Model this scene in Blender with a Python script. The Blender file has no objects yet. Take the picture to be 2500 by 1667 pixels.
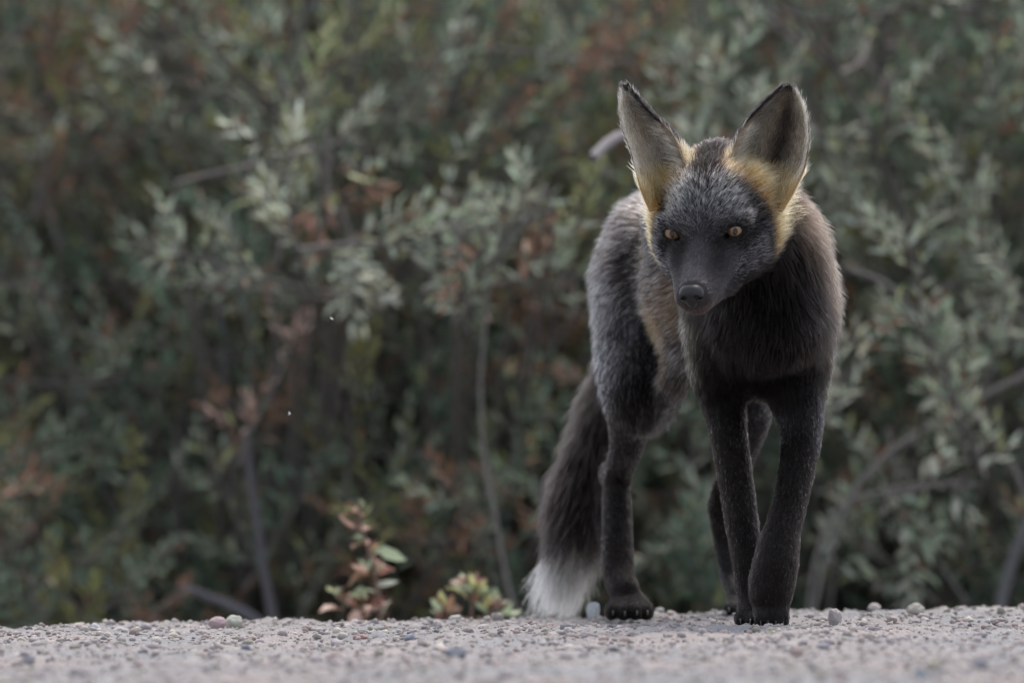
import bpy, math, random
import numpy as np
from mathutils import Vector

C = bpy.context.scene.collection
scene = bpy.context.scene
RNG = np.random.default_rng(7)
R = math.radians

# ------------------------------------------------------------------ camera
CAM = np.array([0.0, -16.5, 0.5]); FPX = 42100.0
PIT = math.atan((0.5 - 0.272) / 16.5)
Fv = np.array([0, math.cos(PIT), -math.sin(PIT)]); Uv = np.array([0, math.sin(PIT), math.cos(PIT)])
Rv = np.array([1.0, 0, 0])
def P(px, py, Y):
    d = Fv + Rv * (px - 1250) / FPX - Uv * (py - 833.5) / FPX
    return CAM + d * ((Y - CAM[1]) / d[1])
def proj(p):
    q = np.asarray(p) - CAM
    w = q @ Fv
    return 1250 + FPX * (q @ Rv) / w, 833.5 - FPX * (q @ Uv) / w
cd = bpy.data.cameras.new('camera'); cam = bpy.data.objects.new('camera', cd); C.objects.link(cam)
cam.location = CAM; cam.rotation_euler = (R(90) - PIT, 0, 0)
cd.sensor_width = 36; cd.lens = FPX / 2500 * 36; cd.clip_end = 3000; cd.clip_start = 0.1
cd.dof.use_dof = True; cd.dof.focus_distance = 16.5 - 0.10
cd.dof.aperture_fstop = (cd.lens / 1000) / 0.105; cd.dof.aperture_blades = 0
scene.camera = cam

# ------------------------------------------------------------------ light
w = bpy.data.worlds.new("World"); scene.world = w; w.use_nodes = True
nt = w.node_tree; nt.nodes.clear()
sky = nt.nodes.new('ShaderNodeTexSky'); sky.sky_type = 'NISHITA'; sky.sun_disc = False
SUN_EL, SUN_AZ = R(60), R(12)          # azimuth from +Y towards +X
sky.sun_elevation = SUN_EL; sky.sun_rotation = SUN_AZ
sky.air_density = 1.0; sky.dust_density = 3.0; sky.ozone_density = 1.0
bg = nt.nodes.new('ShaderNodeBackground'); bg.inputs['Strength'].default_value = 0.15
wo = nt.nodes.new('ShaderNodeOutputWorld')
mxs = nt.nodes.new('ShaderNodeMix'); mxs.data_type = 'RGBA'; mxs.inputs[0].default_value = .55
mxs.inputs[7].default_value = (4.1, 4.0, 3.95, 1)     # thin overcast veil over the blue sky
nt.links.new(sky.outputs[0], mxs.inputs[6]); nt.links.new(mxs.outputs[2], bg.inputs[0]); nt.links.new(bg.outputs[0], wo.inputs[0])
sd = bpy.data.lights.new('sun', 'SUN'); sd.energy = 1.5; sd.angle = R(14); sd.color = (1, .95, .88)
so = bpy.data.objects.new('sun', sd); C.objects.link(so)
sdir = Vector((math.sin(SUN_AZ) * math.cos(SUN_EL), math.cos(SUN_AZ) * math.cos(SUN_EL), math.sin(SUN_EL)))
so.rotation_euler = sdir.to_track_quat('Z', 'Y').to_euler(); so.location = (0, 4, 8)
scene.view_settings.view_transform = 'Standard'; scene.view_settings.look = 'None'
scene.view_settings.exposure = 1.16; scene.view_settings.gamma = 1
try:
    scene.cycles.max_bounces = 6; scene.cycles.diffuse_bounces = 3; scene.cycles.glossy_bounces = 3
    scene.cycles.transmission_bounces = 6
except Exception: pass

# ------------------------------------------------------------------ helpers
def tag(o, label=None, cat=None, group=None, kind=None):
    if label: o['label'] = label
    if cat: o['category'] = cat
    if group: o['group'] = group
    if kind: o['kind'] = kind
    return o
def empty(name, loc=(0, 0, 0)):
    o = bpy.data.objects.new(name, None); C.objects.link(o); o.location = loc; o.empty_display_size = .05
    return o
def mesh_obj(name, V, F, mat, parent=None, smooth=True, col=None, tris=None):
    """V (n,3) world coordinates; F int array (m,k) or list of such arrays"""
    me = bpy.data.meshes.new(name)
    V = np.asarray(V, np.float32)
    Fs = F if isinstance(F, list) else [F]
    Fs = [np.asarray(f, np.int32) for f in Fs if len(f)]
    tot = np.concatenate([np.full(len(f), f.shape[1], np.int32) for f in Fs])
    idx = np.concatenate([f.ravel() for f in Fs])
    start = np.concatenate([[0], np.cumsum(tot)[:-1]]).astype(np.int32)
    me.vertices.add(len(V)); me.loops.add(len(idx)); me.polygons.add(len(tot))
    off = np.array(parent.location, np.float32) if parent is not None else 0
    me.vertices.foreach_set('co', (V - off).ravel())
    me.loops.foreach_set('vertex_index', idx)
    me.polygons.foreach_set('loop_start', start); me.polygons.foreach_set('loop_total', tot)
    if smooth: me.polygons.foreach_set('use_smooth', np.ones(len(tot), bool))
    me.update(calc_edges=True)
    if col is not None:
        a = me.color_attributes.new('Col', 'FLOAT_COLOR', 'POINT')
        c = np.ones((len(V), 4), np.float32); c[:, :3] = col; a.data.foreach_set('color', c.ravel())
    me.materials.append(mat)
    o = bpy.data.objects.new(name, me); C.objects.link(o)
    if parent is not None: o.parent = parent
    return o
def mat(name, base=(.5, .5, .5), rough=.7, spec=.5, attr=None):
    m = bpy.data.materials.new(name); m.use_nodes = True
    b = m.node_tree.nodes['Principled BSDF']
    b.inputs['Base Color'].default_value = (*base, 1); b.inputs['Roughness'].default_value = rough
    b.inputs['Specular IOR Level'].default_value = spec
    if attr:
        a = m.node_tree.nodes.new('ShaderNodeAttribute'); a.attribute_name = attr
        m.node_tree.links.new(a.outputs['Color'], b.inputs['Base Color'])
    return m
def add_bump(m, scale, strength, dist=.002, detail=6):
    t = m.node_tree; b = t.nodes['Principled BSDF']
    tc = t.nodes.new('ShaderNodeTexCoord'); n = t.nodes.new('ShaderNodeTexNoise'); bp = t.nodes.new('ShaderNodeBump')
    n.inputs['Scale'].default_value = scale; n.inputs['Detail'].default_value = detail
    bp.inputs['Strength'].default_value = strength; bp.inputs['Distance'].default_value = dist
    t.links.new(tc.outputs['Object'], n.inputs['Vector']); t.links.new(n.outputs[0], bp.inputs['Height'])
    t.links.new(bp.outputs[0], b.inputs['Normal'])
    return m
def norm(a, ax=-1):
    a = np.asarray(a, float)
    return a / np.maximum(np.linalg.norm(a, axis=ax, keepdims=True), 1e-9)
def smooth01(x): x = np.clip(x, 0, 1); return x * x * (3 - 2 * x)
_lat = RNG.random((64, 64, 64)).astype(np.float32)
def vnoise(p, s):
    q = np.asarray(p) * s + 100.0
    i = np.floor(q).astype(int); f = q - i; f = f * f * (3 - 2 * f)
    def L(a, b, c): return _lat[(i[..., 0] + a) & 63, (i[..., 1] + b) & 63, (i[..., 2] + c) & 63]
    x, y, z = f[..., 0], f[..., 1], f[..., 2]
    return (((L(0,0,0)*(1-x)+L(1,0,0)*x)*(1-y)+(L(0,1,0)*(1-x)+L(1,1,0)*x)*y)*(1-z)
          + ((L(0,0,1)*(1-x)+L(1,0,1)*x)*(1-y)+(L(0,1,1)*(1-x)+L(1,1,1)*x)*y)*z) * 2 - 1

# ------------------------------------------------------------------ ground
XP = P(1880, 1527, 0)[0]
def crest_y(x): return .36 + .22 * x + .035 * np.sin(x * 7.3) + .02 * np.sin(x * 17 + 1)
def road_z(x, y):
    x = np.asarray(x, float); y = np.asarray(y, float)
    base = .013 * np.clip(x - XP, -3, 3)
    over = np.maximum(y - crest_y(x), 0)
    drop = np.where(over < .25, over ** 2 * .9, .05625 + (over - .25) * .45)
    return base - np.minimum(drop, .5)
def verge_z(x, y):
    x = np.asarray(x, float); y = np.asarray(y, float)
    z = -.24 + .013 * np.clip(x, -3, 3)
    z = z - .05 * smooth01((y - 1.2) / 1.2) + 2.6 * smooth01((y - 6.0) / 11) + .03 * np.sin(x * 1.3) * np.cos(y * .9)
    return np.where(y < .7, -.34 + 0 * z, z)
def axis(segs):
    out = [np.arange(a, b, s) for a, b, s in segs]; out.append([segs[-1][1]]); return np.concatenate(out)
def grid(xs, ys, fz):
    X, Y = np.meshgrid(xs, ys); Z = fz(X, Y)
    V = np.stack([X, Y, Z], -1).reshape(-1, 3); nx, ny = len(xs), len(ys)
    i = np.arange(nx * ny).reshape(ny, nx)
    F = np.stack([i[:-1, :-1], i[:-1, 1:], i[1:, 1:], i[1:, :-1]], -1).reshape(-1, 4)
    return V, F
xs = axis([(-40, -4, 3), (-4, -1.2, .1), (-1.2, 1.2, .0055), (1.2, 4, .1), (4, 40, 3)])
ys = axis([(-26, -4, 1.0), (-4, -2.2, .05), (-2.2, .9, .0075), (.9, 1.5, .05)])
def roadfz(X, Y):
    p = np.stack([X, Y, X * 0], -1)
    Z = road_z(X, Y)
    n = .0028 * vnoise(p, 55) + .0024 * vnoise(p + 3, 110) + .004 * vnoise(p + 9, 14) + .006 * vnoise(p + 5, 4)
    return Z + n
V, F = grid(xs, ys, roadfz)
n1 = vnoise(V, 70)[:, None]; n2 = vnoise(V + 7, 9)[:, None]; n3 = vnoise(V + 2, 160)[:, None]
gcol = np.array([.250, .236, .238]) * (1 + .14 * n1 + .08 * n2 + .12 * n3) + np.array([.02, .0, -.01]) * n2
m_road = mat('gravel_sand', rough=.92, spec=.25, attr='Col'); add_bump(m_road, 380, 1.0, .003, 8)
tag(mesh_obj('gravel_road', V, F, m_road, col=gcol), kind='structure')

xs2 = axis([(-60, -6, 4), (-6, 6, .25), (6, 60, 4)]); ys2 = axis([(-60, 0, 5), (0, 8, .25), (8, 40, 1), (40, 400, 20)])
V, F = grid(xs2, ys2, verge_z)
n1 = vnoise(V, 3)[:, None]
m_ver = mat('leaf_litter', rough=.95, spec=.2); t = m_ver.node_tree
tc = t.nodes.new('ShaderNodeTexCoord'); nz = t.nodes.new('ShaderNodeTexNoise'); nz.inputs['Scale'].default_value = 30; nz.inputs['Detail'].default_value = 8
cr = t.nodes.new('ShaderNodeValToRGB'); cr.color_ramp.elements[0].color = (.03, .033, .024, 1); cr.color_ramp.elements[1].color = (.11, .10, .07, 1)
cr.color_ramp.elements[0].position = .35; cr.color_ramp.elements[1].position = .7
t.links.new(tc.outputs['Object'], nz.inputs['Vector']); t.links.new(nz.outputs[0], cr.inputs[0]); t.links.new(cr.outputs[0], t.nodes['Principled BSDF'].inputs['Base Color'])
add_bump(m_ver, 40, .8, .03)
tag(mesh_obj('ground', V, F, m_ver), kind='structure')

# gravel: uncountable small pebbles
def icosphere(sub):
    import bmesh
    bm = bmesh.new(); bmesh.ops.create_icosphere(bm, subdivisions=sub, radius=1)
    v = np.array([x.co[:] for x in bm.verts]); f = np.array([[q.index for q in a.verts] for a in bm.faces]); bm.free()
    return v, f
IV1, IF1 = icosphere(1)
def randrot(n):
    q = RNG.normal(size=(n, 4)); q /= np.linalg.norm(q, axis=1, keepdims=True); a, b, c, d = q.T
    return np.stack([np.stack([1-2*(c*c+d*d), 2*(b*c-a*d), 2*(b*d+a*c)], -1),
                     np.stack([2*(b*c+a*d), 1-2*(b*b+d*d), 2*(c*d-a*b)], -1),
                     np.stack([2*(b*d-a*c), 2*(c*d+a*b), 1-2*(b*b+c*c)], -1)], 1)
def gravel(n, xr, yr, rmed, rsig, rmax, name, label):
    x = RNG.uniform(*xr, n); y = RNG.uniform(*yr, n)
    r = np.minimum(rmed * np.exp(RNG.normal(0, rsig, n)), rmax)
    z = roadfz(x, y) + r * .15
    S = r[:, None] * RNG.uniform(.65, 1.25, (n, 3)); Rm = randrot(n)
    Vj = IV1[None] * (1 + RNG.uniform(-.30, .30, (n, len(IV1), 1)))
    Vw = np.einsum('nij,nvj->nvi', Rm, Vj * S[:, None, :]) * np.array([1, 1, .8]) + np.stack([x, y, z], -1)[:, None]
    pal = np.array([[.36,.33,.32],[.42,.38,.36],[.30,.27,.28],[.33,.26,.25],[.15,.15,.165],[.20,.19,.205],[.28,.21,.20],[.40,.37,.33],[.27,.26,.22]])
    pr = np.array([.31,.20,.19,.09,.018,.04,.02,.08,.052])
    pal = pal * .86
    c = pal[RNG.choice(len(pal), n, p=pr)] * RNG.uniform(.8, 1.15, (n, 1))
    small = np.clip(1 - r / (rmed * 1.6), 0, 1)[:, None]
    c = c * (1 - .6 * small) + np.array([.26, .232, .228]) * .6 * small
    Fw = IF1[None] + (np.arange(n) * len(IV1))[:, None, None]
    o = mesh_obj(name, Vw.reshape(-1, 3), Fw.reshape(-1, 3), m_peb, col=np.repeat(c, len(IV1), 0))
    return tag(o, label, 'gravel', kind='stuff')
m_peb = mat('pebble_stone', rough=.8, spec=.3, attr='Col'); add_bump(m_peb, 300, .35, .001)
gravel(52000, (-.95, .95), (-2.1, .85), .0016, .55, .0072, 'gravel', 'loose pale grey gravel covering the road surface')

# ------------------------------------------------------------------ individual stones
IV3, IF3 = icosphere(4)
def on_ground(px, py):
    d = Fv + Rv * (px - 1250) / FPX - Uv * (py - 833.5) / FPX
    t0 = 13.5
    for k in range(900):
        q = CAM + d * t0
        if q[2] <= road_z(q[0], q[1]): break
        t0 += .008
    return q
stones = [  # px, py(base), width px, height px, colour, label
 (1110, 1612, 56, 34, (.10,.11,.14), 'large dark blue-grey stone lying in the foreground gravel left of the fox'),
 (2052, 1556, 50, 20, (.09,.09,.12), 'flat dark slate stone in the gravel right of the front paws'),
 (2040, 1522, 32, 42, (.34,.31,.31), 'upright pinkish grey stone just behind the flat dark slate'),
 (1449, 1506, 32, 40, (.36,.38,.40), 'pale upright pebble between tail tip and hind paw'),
 (530, 1533, 44, 32, (.33,.25,.26), 'rounded pinkish pebble on the left crest of the road'),
 (572, 1531, 46, 34, (.32,.32,.28), 'rounded olive-grey pebble next to the pinkish one on the crest'),
 (293, 1548, 46, 22, (.32,.31,.29), 'low grey pebble on the crest at far left'),
 (232, 1546, 30, 26, (.42,.41,.43), 'pale bluish pebble near the left end of the road crest'),
 (2237, 1500, 44, 30, (.33,.31,.28), 'broad beige stone on the crest at right of the fox'),
 (1955, 1490, 30, 18, (.30,.30,.30), 'small grey pebble on the crest just behind the front paws'),
 (2135, 1490, 30, 20, (.42,.38,.37), 'pale pink pebble poking above the crest right of the fox'),
 (985, 1514, 36, 24, (.34,.34,.32), 'angular grey pebble on the crest beside the reddish seedling'),
 (1112, 1514, 34, 16, (.45,.45,.42), 'flat whitish pebble on the crest below the yellow-green seedling'),
 (1385, 1545, 34, 30, (.21,.20,.21), 'dark angular stone in the gravel under the white tail tip'),
 (1000, 1568, 32, 22, (.15,.16,.20), 'blue-grey stone in the gravel below the reddish seedling'),
 (1140, 1552, 30, 22, (.17,.15,.16), 'dark brown-grey pebble in the gravel left of the tail'),
 (772, 1622, 34, 18, (.12,.12,.15), 'dark flat stone near the bottom edge at left centre'),
 (600, 1590, 24, 18, (.13,.13,.17), 'small dark stone in the gravel under the two round crest pebbles'),
 (70, 1622, 32, 24, (.17,.17,.20), 'grey-violet stone in the gravel at bottom left'),
 (2245, 1665, 44, 34, (.13,.16,.19), 'bluish stone cut by the bottom edge at right'),
 (2395, 1632, 34, 24, (.20,.20,.23), 'grey-blue stone in the gravel at bottom right'),
 (2178, 1522, 30, 20, (.20,.16,.16), 'dark reddish stone just below the broad beige crest stone'),
 (2440, 1524, 40, 16, (.19,.17,.17), 'flat dark stone near the right end of the crest'),
 (1880, 1562, 26, 16, (.30,.16,.17), 'reddish pebble directly in front of the front paws'),
 (2238, 1582, 28, 16, (.32,.17,.17), 'red pebble in the gravel right of the flat dark slate'),
 (2010, 1588, 36, 22, (.19,.19,.22), 'grey-blue stone in the gravel below the flat dark slate'),
 (880, 1562, 34, 16, (.26,.15,.15), 'reddish brown pebble between the blue-grey stone and the small dark pebbles'),
 (1610, 1500, 26, 18, (.33,.32,.32), 'small grey pebble on the crest right of the hind paw'),
]
for i, (px, py, wp, hp, col, lab) in enumerate(stones):
    q = on_ground(px, py); s = 1 / 2550 * 16.5 / (q[1] + 16.5) * 1.0
    s = (q[1] + 16.5) / FPX
    a, h = wp * s * .5, hp * s * .5
    n = vnoise(IV3 + i * 3.1, 1.3)[:, None] * .25 + vnoise(IV3 + i * 1.7, 3.1)[:, None] * .08 + vnoise(IV3 + i * 2.7, 9)[:, None] * .02
    Vs = IV3 * (1 + n)
    if i % 3 == 0:   # facet it
        for k in range(5):
            d = norm(RNG.normal(size=3)); e = Vs @ d; Vs = Vs - np.maximum(e - .72, 0)[:, None] * d * .9
    Vs = Vs * np.array([a, a * .85, h * 1.1]) + np.array([q[0], q[1] + a * .3, road_z(q[0], q[1]) + h * .72])
    c = np.array(col) * (1 + .15 * vnoise(Vs + i, 400)[:, None])
    o = mesh_obj('stone', Vs, IF3, m_peb, col=c)
    tag(o, lab, 'stone', 'larger loose stones on the gravel road')

# ------------------------------------------------------------------ vegetation
def leaf_mat(name, trans=.35, back=1.45):
    m = bpy.data.materials.new(name); m.use_nodes = True; t = m.node_tree; b = t.nodes['Principled BSDF']
    b.inputs['Roughness'].default_value = .55; b.inputs['Specular IOR Level'].default_value = .35
    a = t.nodes.new('ShaderNodeAttribute'); a.attribute_name = 'Col'
    g = t.nodes.new('ShaderNodeNewGeometry')
    mx = t.nodes.new('ShaderNodeMix'); mx.data_type = 'RGBA'; mx.blend_type = 'MIX'
    sc = t.nodes.new('ShaderNodeMix'); sc.data_type = 'RGBA'; sc.blend_type = 'MULTIPLY'; sc.inputs[0].default_value = 1
    sc.inputs[7].default_value = (back, back * 1.0, back * .98, 1)
    t.links.new(a.outputs['Color'], sc.inputs[6])
    t.links.new(g.outputs['Backfacing'], mx.inputs[0]); t.links.new(a.outputs['Color'], mx.inputs[6]); t.links.new(sc.outputs[2], mx.inputs[7])
    t.links.new(mx.outputs[2], b.inputs['Base Color'])
    tr = t.nodes.new('ShaderNodeBsdfTranslucent'); t.links.new(mx.outputs[2], tr.inputs[0])
    ms = t.nodes.new('ShaderNodeMixShader'); ms.inputs[0].default_value = trans
    t.links.new(b.outputs[0], ms.inputs[1]); t.links.new(tr.outputs[0], ms.inputs[2]); t.links.new(ms.outputs[0], t.nodes['Material Output'].inputs[0])
    return m
m_leaf = leaf_mat('willow_leaf')
m_bark = mat('shrub_bark', rough=.85, spec=.2, attr='Col'); add_bump(m_bark, 120, .4, .002)

class Tubes:
    def __init__(s): s.V = []; s.F = []; s.c = []; s.n = 0
    def add(s, pts, r0, r1, col, k=5):
        pts = np.asarray(pts, float); n = len(pts)
        tg = norm(np.gradient(pts, axis=0)); ref = np.array([.3, .9, .1]); 
        a = norm(np.cross(tg, ref)); b = np.cross(tg, a)
        r = np.linspace(r0, r1, n)[:, None, None]; th = np.linspace(0, 2 * np.pi, k, endpoint=False)
        ring = pts[:, None] + r * (np.cos(th)[None, :, None] * a[:, None] + np.sin(th)[None, :, None] * b[:, None])
        i = s.n + np.arange(n * k).reshape(n, k); j = np.roll(i, -1, 1)
        s.V.append(ring.reshape(-1, 3)); s.F.append(np.stack([i[:-1], j[:-1], j[1:], i[1:]], -1).reshape(-1, 4))
        s.c.append(np.tile(np.array(col), (n * k, 1))); s.n += n * k
    def build(s, name, m, parent): return mesh_obj(name, np.concatenate(s.V), np.concatenate(s.F), m, parent, col=np.concatenate(s.c))
# leaf template: x along the leaf, y across, z curl
LT = np.array([[0,0,0],[.3,.5,.06],[.3,0,0],[.3,-.5,.06],[.68,.42,.03],[.68,0,-.05],[.68,-.42,.03],[1,0,-.14]])
LF4 = np.array([[1,4,5,2],[2,5,6,3]]); LF3 = np.array([[0,1,2],[0,2,3],[4,7,5],[5,7,6]])
class Leaves:
    def __init__(s): s.p = []; s.d = []; s.L = []; s.w = []; s.c = []
    def add(s, p, d, L, w_, c): s.p.append(p); s.d.append(d); s.L.append(L); s.w.append(w_); s.c.append(c)
    def build(s, name, m, parent):
        p = np.concatenate(s.p); d = norm(np.concatenate(s.d)); L = np.concatenate(s.L); W = np.concatenate(s.w); c = np.concatenate(s.c)
        n = len(p); up = norm(RNG.normal(size=(n, 3)) * .55 + np.array([0, -.25, 1.0]))
        sd_ = norm(np.cross(up, d)); nn = np.cross(d, sd_)
        curl = RNG.uniform(-.6, 1.8, n)
        V = p[:, None] + (LT[None, :, 0:1] * L[:, None, None]) * d[:, None] + (LT[None, :, 1:2] * W[:, None, None]) * sd_[:, None] \
            + (LT[None, :, 2:3] * (L * curl)[:, None, None]) * nn[:, None]
        o = (np.arange(n) * 8)[:, None, None]
        ob = mesh_obj(name, V.reshape(-1, 3), [(LF4[None] + o).reshape(-1, 4), (LF3[None] + o).reshape(-1, 3)], m, parent, col=np.repeat(c, 8, 0))
        return ob
PAL = dict(grey=(.155,.187,.138), silver=(.25,.28,.22), deep=(.055,.088,.053), teal=(.090,.134,.098), olive=(.140,.145,.055),
           rust=(.19,.110,.075), pink=(.30,.22,.19), lime=(.25,.27,.14), pale=(.38,.40,.33), tan=(.24,.17,.10))
def bent(p0, d, L, n, up=.25, wob=.25):
    pts = [np.array(p0, float)]; d = norm(d); st = L / n
    for i in range(n):
        d = norm(d + np.array([0, 0, up / n]) + RNG.normal(size=3) * wob / n)
        pts.append(pts[-1] + d * st)
    return np.array(pts), d
def sprig(TB, LV, p0, d, L, colname, leafL=.026, nl=None, jit=.18, bark=(.11,.10,.09)):
    """a leafy twig: leaves spiral round it and crowd to the tip"""
    pts, dd = bent(p0, d, L, 5, .35, .35)
    TB.add(pts, .0016, .0006, bark, 4)
    n = nl or max(6, int(L / .0078)); t = np.linspace(.12, 1, n) ** .8
    seg = np.clip(t * 5, 0, 4.999); i = seg.astype(int); f = (seg - i)[:, None]
    pos = pts[i] * (1 - f) + pts[i + 1] * f; tg = norm(pts[i + 1] - pts[i])
    a = norm(np.cross(tg, [.2, .5, .8])); b = np.cross(tg, a)
    ph = np.arange(n) * 2.4 + RNG.uniform(0, 6.28)
    spread = np.interp(t, [0, .8, 1], [1.15, .85, .25])[:, None]
    dl = tg + spread * (np.cos(ph)[:, None] * a + np.sin(ph)[:, None] * b) + np.array([0, 0, .15])
    l = leafL * RNG.uniform(.65, 1.15, n) * np.interp(t, [0, .5, 1], [.8, 1.1, .75])
    c = np.array(PAL[colname]) * RNG.uniform(1 - jit * 1.6, 1 + jit * 1.6, (n, 1)) * RNG.uniform(.93, 1.07, (n, 3))
    odd = RNG.random(n)
    c[odd < .05] = np.array(PAL['rust']) * RNG.uniform(.5, 1.1)
    c[odd > .95] = np.array(PAL['lime']) * RNG.uniform(.5, 1.0)
    LV.add(pos, dl, l, l * RNG.uniform(.22, .35, n), c)
def shrub(base, height, spread, nst, mix, label, leafL=.0225, dens=1.0, feats=(), bare=(), name='willow_shrub', grp='willow shrubs massed behind the road', extras=None):
    root = empty(name, base); TB = Tubes(); LV = Leaves()
    names = list(mix); pr = np.array([mix[k] for k in names], float); pr /= pr.sum()
    bark = np.array([.10, .092, .088])
    for s in range(nst):
        az = RNG.uniform(0, 6.28); tilt = RNG.uniform(.05, 1) * spread
        d = np.array([math.cos(az) * tilt, math.sin(az) * tilt * .8, 1.0])
        L = height * RNG.uniform(.75, 1.1)
        p0 = np.array(base) + np.array([math.cos(az), math.sin(az), 0]) * .05
        st, _ = bent(p0, d, L, 14, -.05, .9)
        TB.add(st, .0075 * RNG.uniform(.5, 1), .0025, bark * RNG.uniform(.7, 1.3), 6)
        for b in range(int(16 * dens)):
            i = RNG.integers(1, 14); q = st[i] + 0
            a2 = RNG.uniform(0, 6.28)
            d2 = np.array([math.cos(a2), math.sin(a2), RNG.uniform(-.1, .9)])
            L2 = RNG.uniform(.12, .34)
            br, _ = bent(q, d2, L2, 7, .3, .7)
            TB.add(br, .0032, .0014, bark * RNG.uniform(.8, 1.6), 4)
            cname = names[RNG.choice(len(names), p=pr)]
            for k in range(int(6 * dens)):
                j = RNG.integers(1, 8); a3 = RNG.uniform(0, 6.28)
                d3 = norm(br[min(j, 7)] - br[j - 1]) + .9 * np.array([math.cos(a3), math.sin(a3), RNG.uniform(-.2, .8)])
                cn = cname if RNG.random() < .7 else names[RNG.choice(len(names), p=pr)]
                sprig(TB, LV, br[j], d3, RNG.uniform(.05, .13), cn, leafL)
    for s in range(int(32 * dens)):      # low arching shoots that fill the foot of the shrub
        az = RNG.uniform(0, 6.28); p0 = np.array(base) + np.array([math.cos(az), math.sin(az) * .8, 0]) * RNG.uniform(0, .42)
        st, _ = bent(p0, [math.cos(az) * .7, math.sin(az) * .6, 1], RNG.uniform(.3, .7), 9, -.1, .9)
        TB.add(st, .0045, .0018, bark * RNG.uniform(.7, 1.5), 5)
        cname = names[RNG.choice(len(names), p=pr)]
        for k in range(int(24 * dens)):
            j = RNG.integers(2, 10); a3 = RNG.uniform(0, 6.28)
            sprig(TB, LV, st[j], np.array([math.cos(a3), math.sin(a3), RNG.uniform(-.1, .9)]), RNG.uniform(.06, .16), cname if RNG.random() < .6 else names[RNG.choice(len(names), p=pr)], leafL)
    for (px, py, Y, dx, dz, n, ln, cn, ll) in feats:      # sprays of foliage standing out from the mass
        q = P(px, py, Y); d = norm([dx, -.15, dz])
        start = q - d * ln * .9
        mid = (start * .6 + np.array(base) * .4) + np.array([0, 0, .02]); 
        tt = np.linspace(0, 1, 9)[:, None]
        curve = (1-tt)**2 * (np.array(base)) + 2*(1-tt)*tt * (mid + np.array([0, .12, -.05])) + tt**2 * start
        TB.add(curve, .006, .0022, bark * 1.2, 5)
        main, _ = bent(start, d, ln, 8, .1, .35); TB.add(main, .0024, .001, bark * 1.6, 4)
        for k in range(n):
            j = RNG.integers(1, 9); a3 = RNG.uniform(0, 6.28)
            sprig(TB, LV, main[j], d + .8 * np.array([math.cos(a3), math.sin(a3) * .6, math.sin(a3 + 1)]), RNG.uniform(.035, .075), cn, ll, jit=.12)
    for (poly, Y, r0, r1, bc) in bare:
        pts = np.array([P(a, b, Y + .02 * i) for i, (a, b) in enumerate(poly)])
        if len(pts) > 2:   # soften the polyline
            tt = np.linspace(0, len(pts) - 1, 16); pts = np.stack([np.interp(tt, np.arange(len(pts)), pts[:, k]) for k in range(3)], -1)
            for _ in range(3): pts[1:-1] = (pts[:-2] + 2 * pts[1:-1] + pts[2:]) / 4
            pts = pts + np.stack([.004 * vnoise(pts, 14), .004 * vnoise(pts + 5, 14), .004 * vnoise(pts + 9, 14)], -1)
        TB.add(pts, r0, r1, bc, 7)
    TB.build('branches', m_bark, root); LV.build('foliage', m_leaf, root)
    tag(root, label, 'shrub', grp)
    return root
def vb(px, Y, dz=0):
    x = P(px, 1000, Y)[0]; return (x, Y, float(verge_z(x, Y)) + dz)
GB = (.15, .14, .135); DB = (.035, .033, .032); PB = (.24, .22, .20)
mixA = dict(grey=3, teal=2.5, deep=3, olive=3.2, rust=1.6, silver=.7)
mixB = dict(grey=4, teal=3, deep=3, silver=1.2, rust=1.2, olive=1.2)
mixC = dict(grey=3, teal=3, deep=3.6, silver=1.3, rust=.9, olive=.9)
shrub(vb(-500, 2.9), 1.0, .5, 9, mixA, 'olive-green willow shrub beyond the left edge of the picture')
shrub(vb(120, 2.7), 1.0, .45, 11, mixA, 'olive and rust-flecked willow shrub filling the left end of the thicket',
      feats=[(330,620,2.2,-.4,.4,6,.14,'silver',.024),(130,300,2.3,.2,1,6,.12,'silver',.022),(90,420,2.3,-.3,1,5,.10,'rust',.024),(270,110,2.4,.6,.5,7,.13,'rust',.026),(100,1280,1.9,.5,.8,12,.16,'grey',.022),(260,1370,1.85,.6,.5,12,.16,'teal',.022),(160,1460,1.8,-.4,.6,10,.12,'olive',.022),(60,1120,2.0,.2,1,10,.16,'grey',.022),(330,1180,1.95,.3,1,10,.15,'olive',.022),(440,1330,1.9,.6,.5,12,.15,'grey',.022),(460,1440,1.8,.5,.3,9,.12,'rust',.02),(60,1400,1.8,-.3,.8,9,.12,'teal',.022)],
      bare=[([(170,1600),(210,1480),(260,1250),(325,1090),(360,950)],2.6,.011,.007,DB),([(60,520),(160,640),(200,760),(230,1000),(250,1300),(260,1620)],2.5,.004,.006,DB)])
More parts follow.
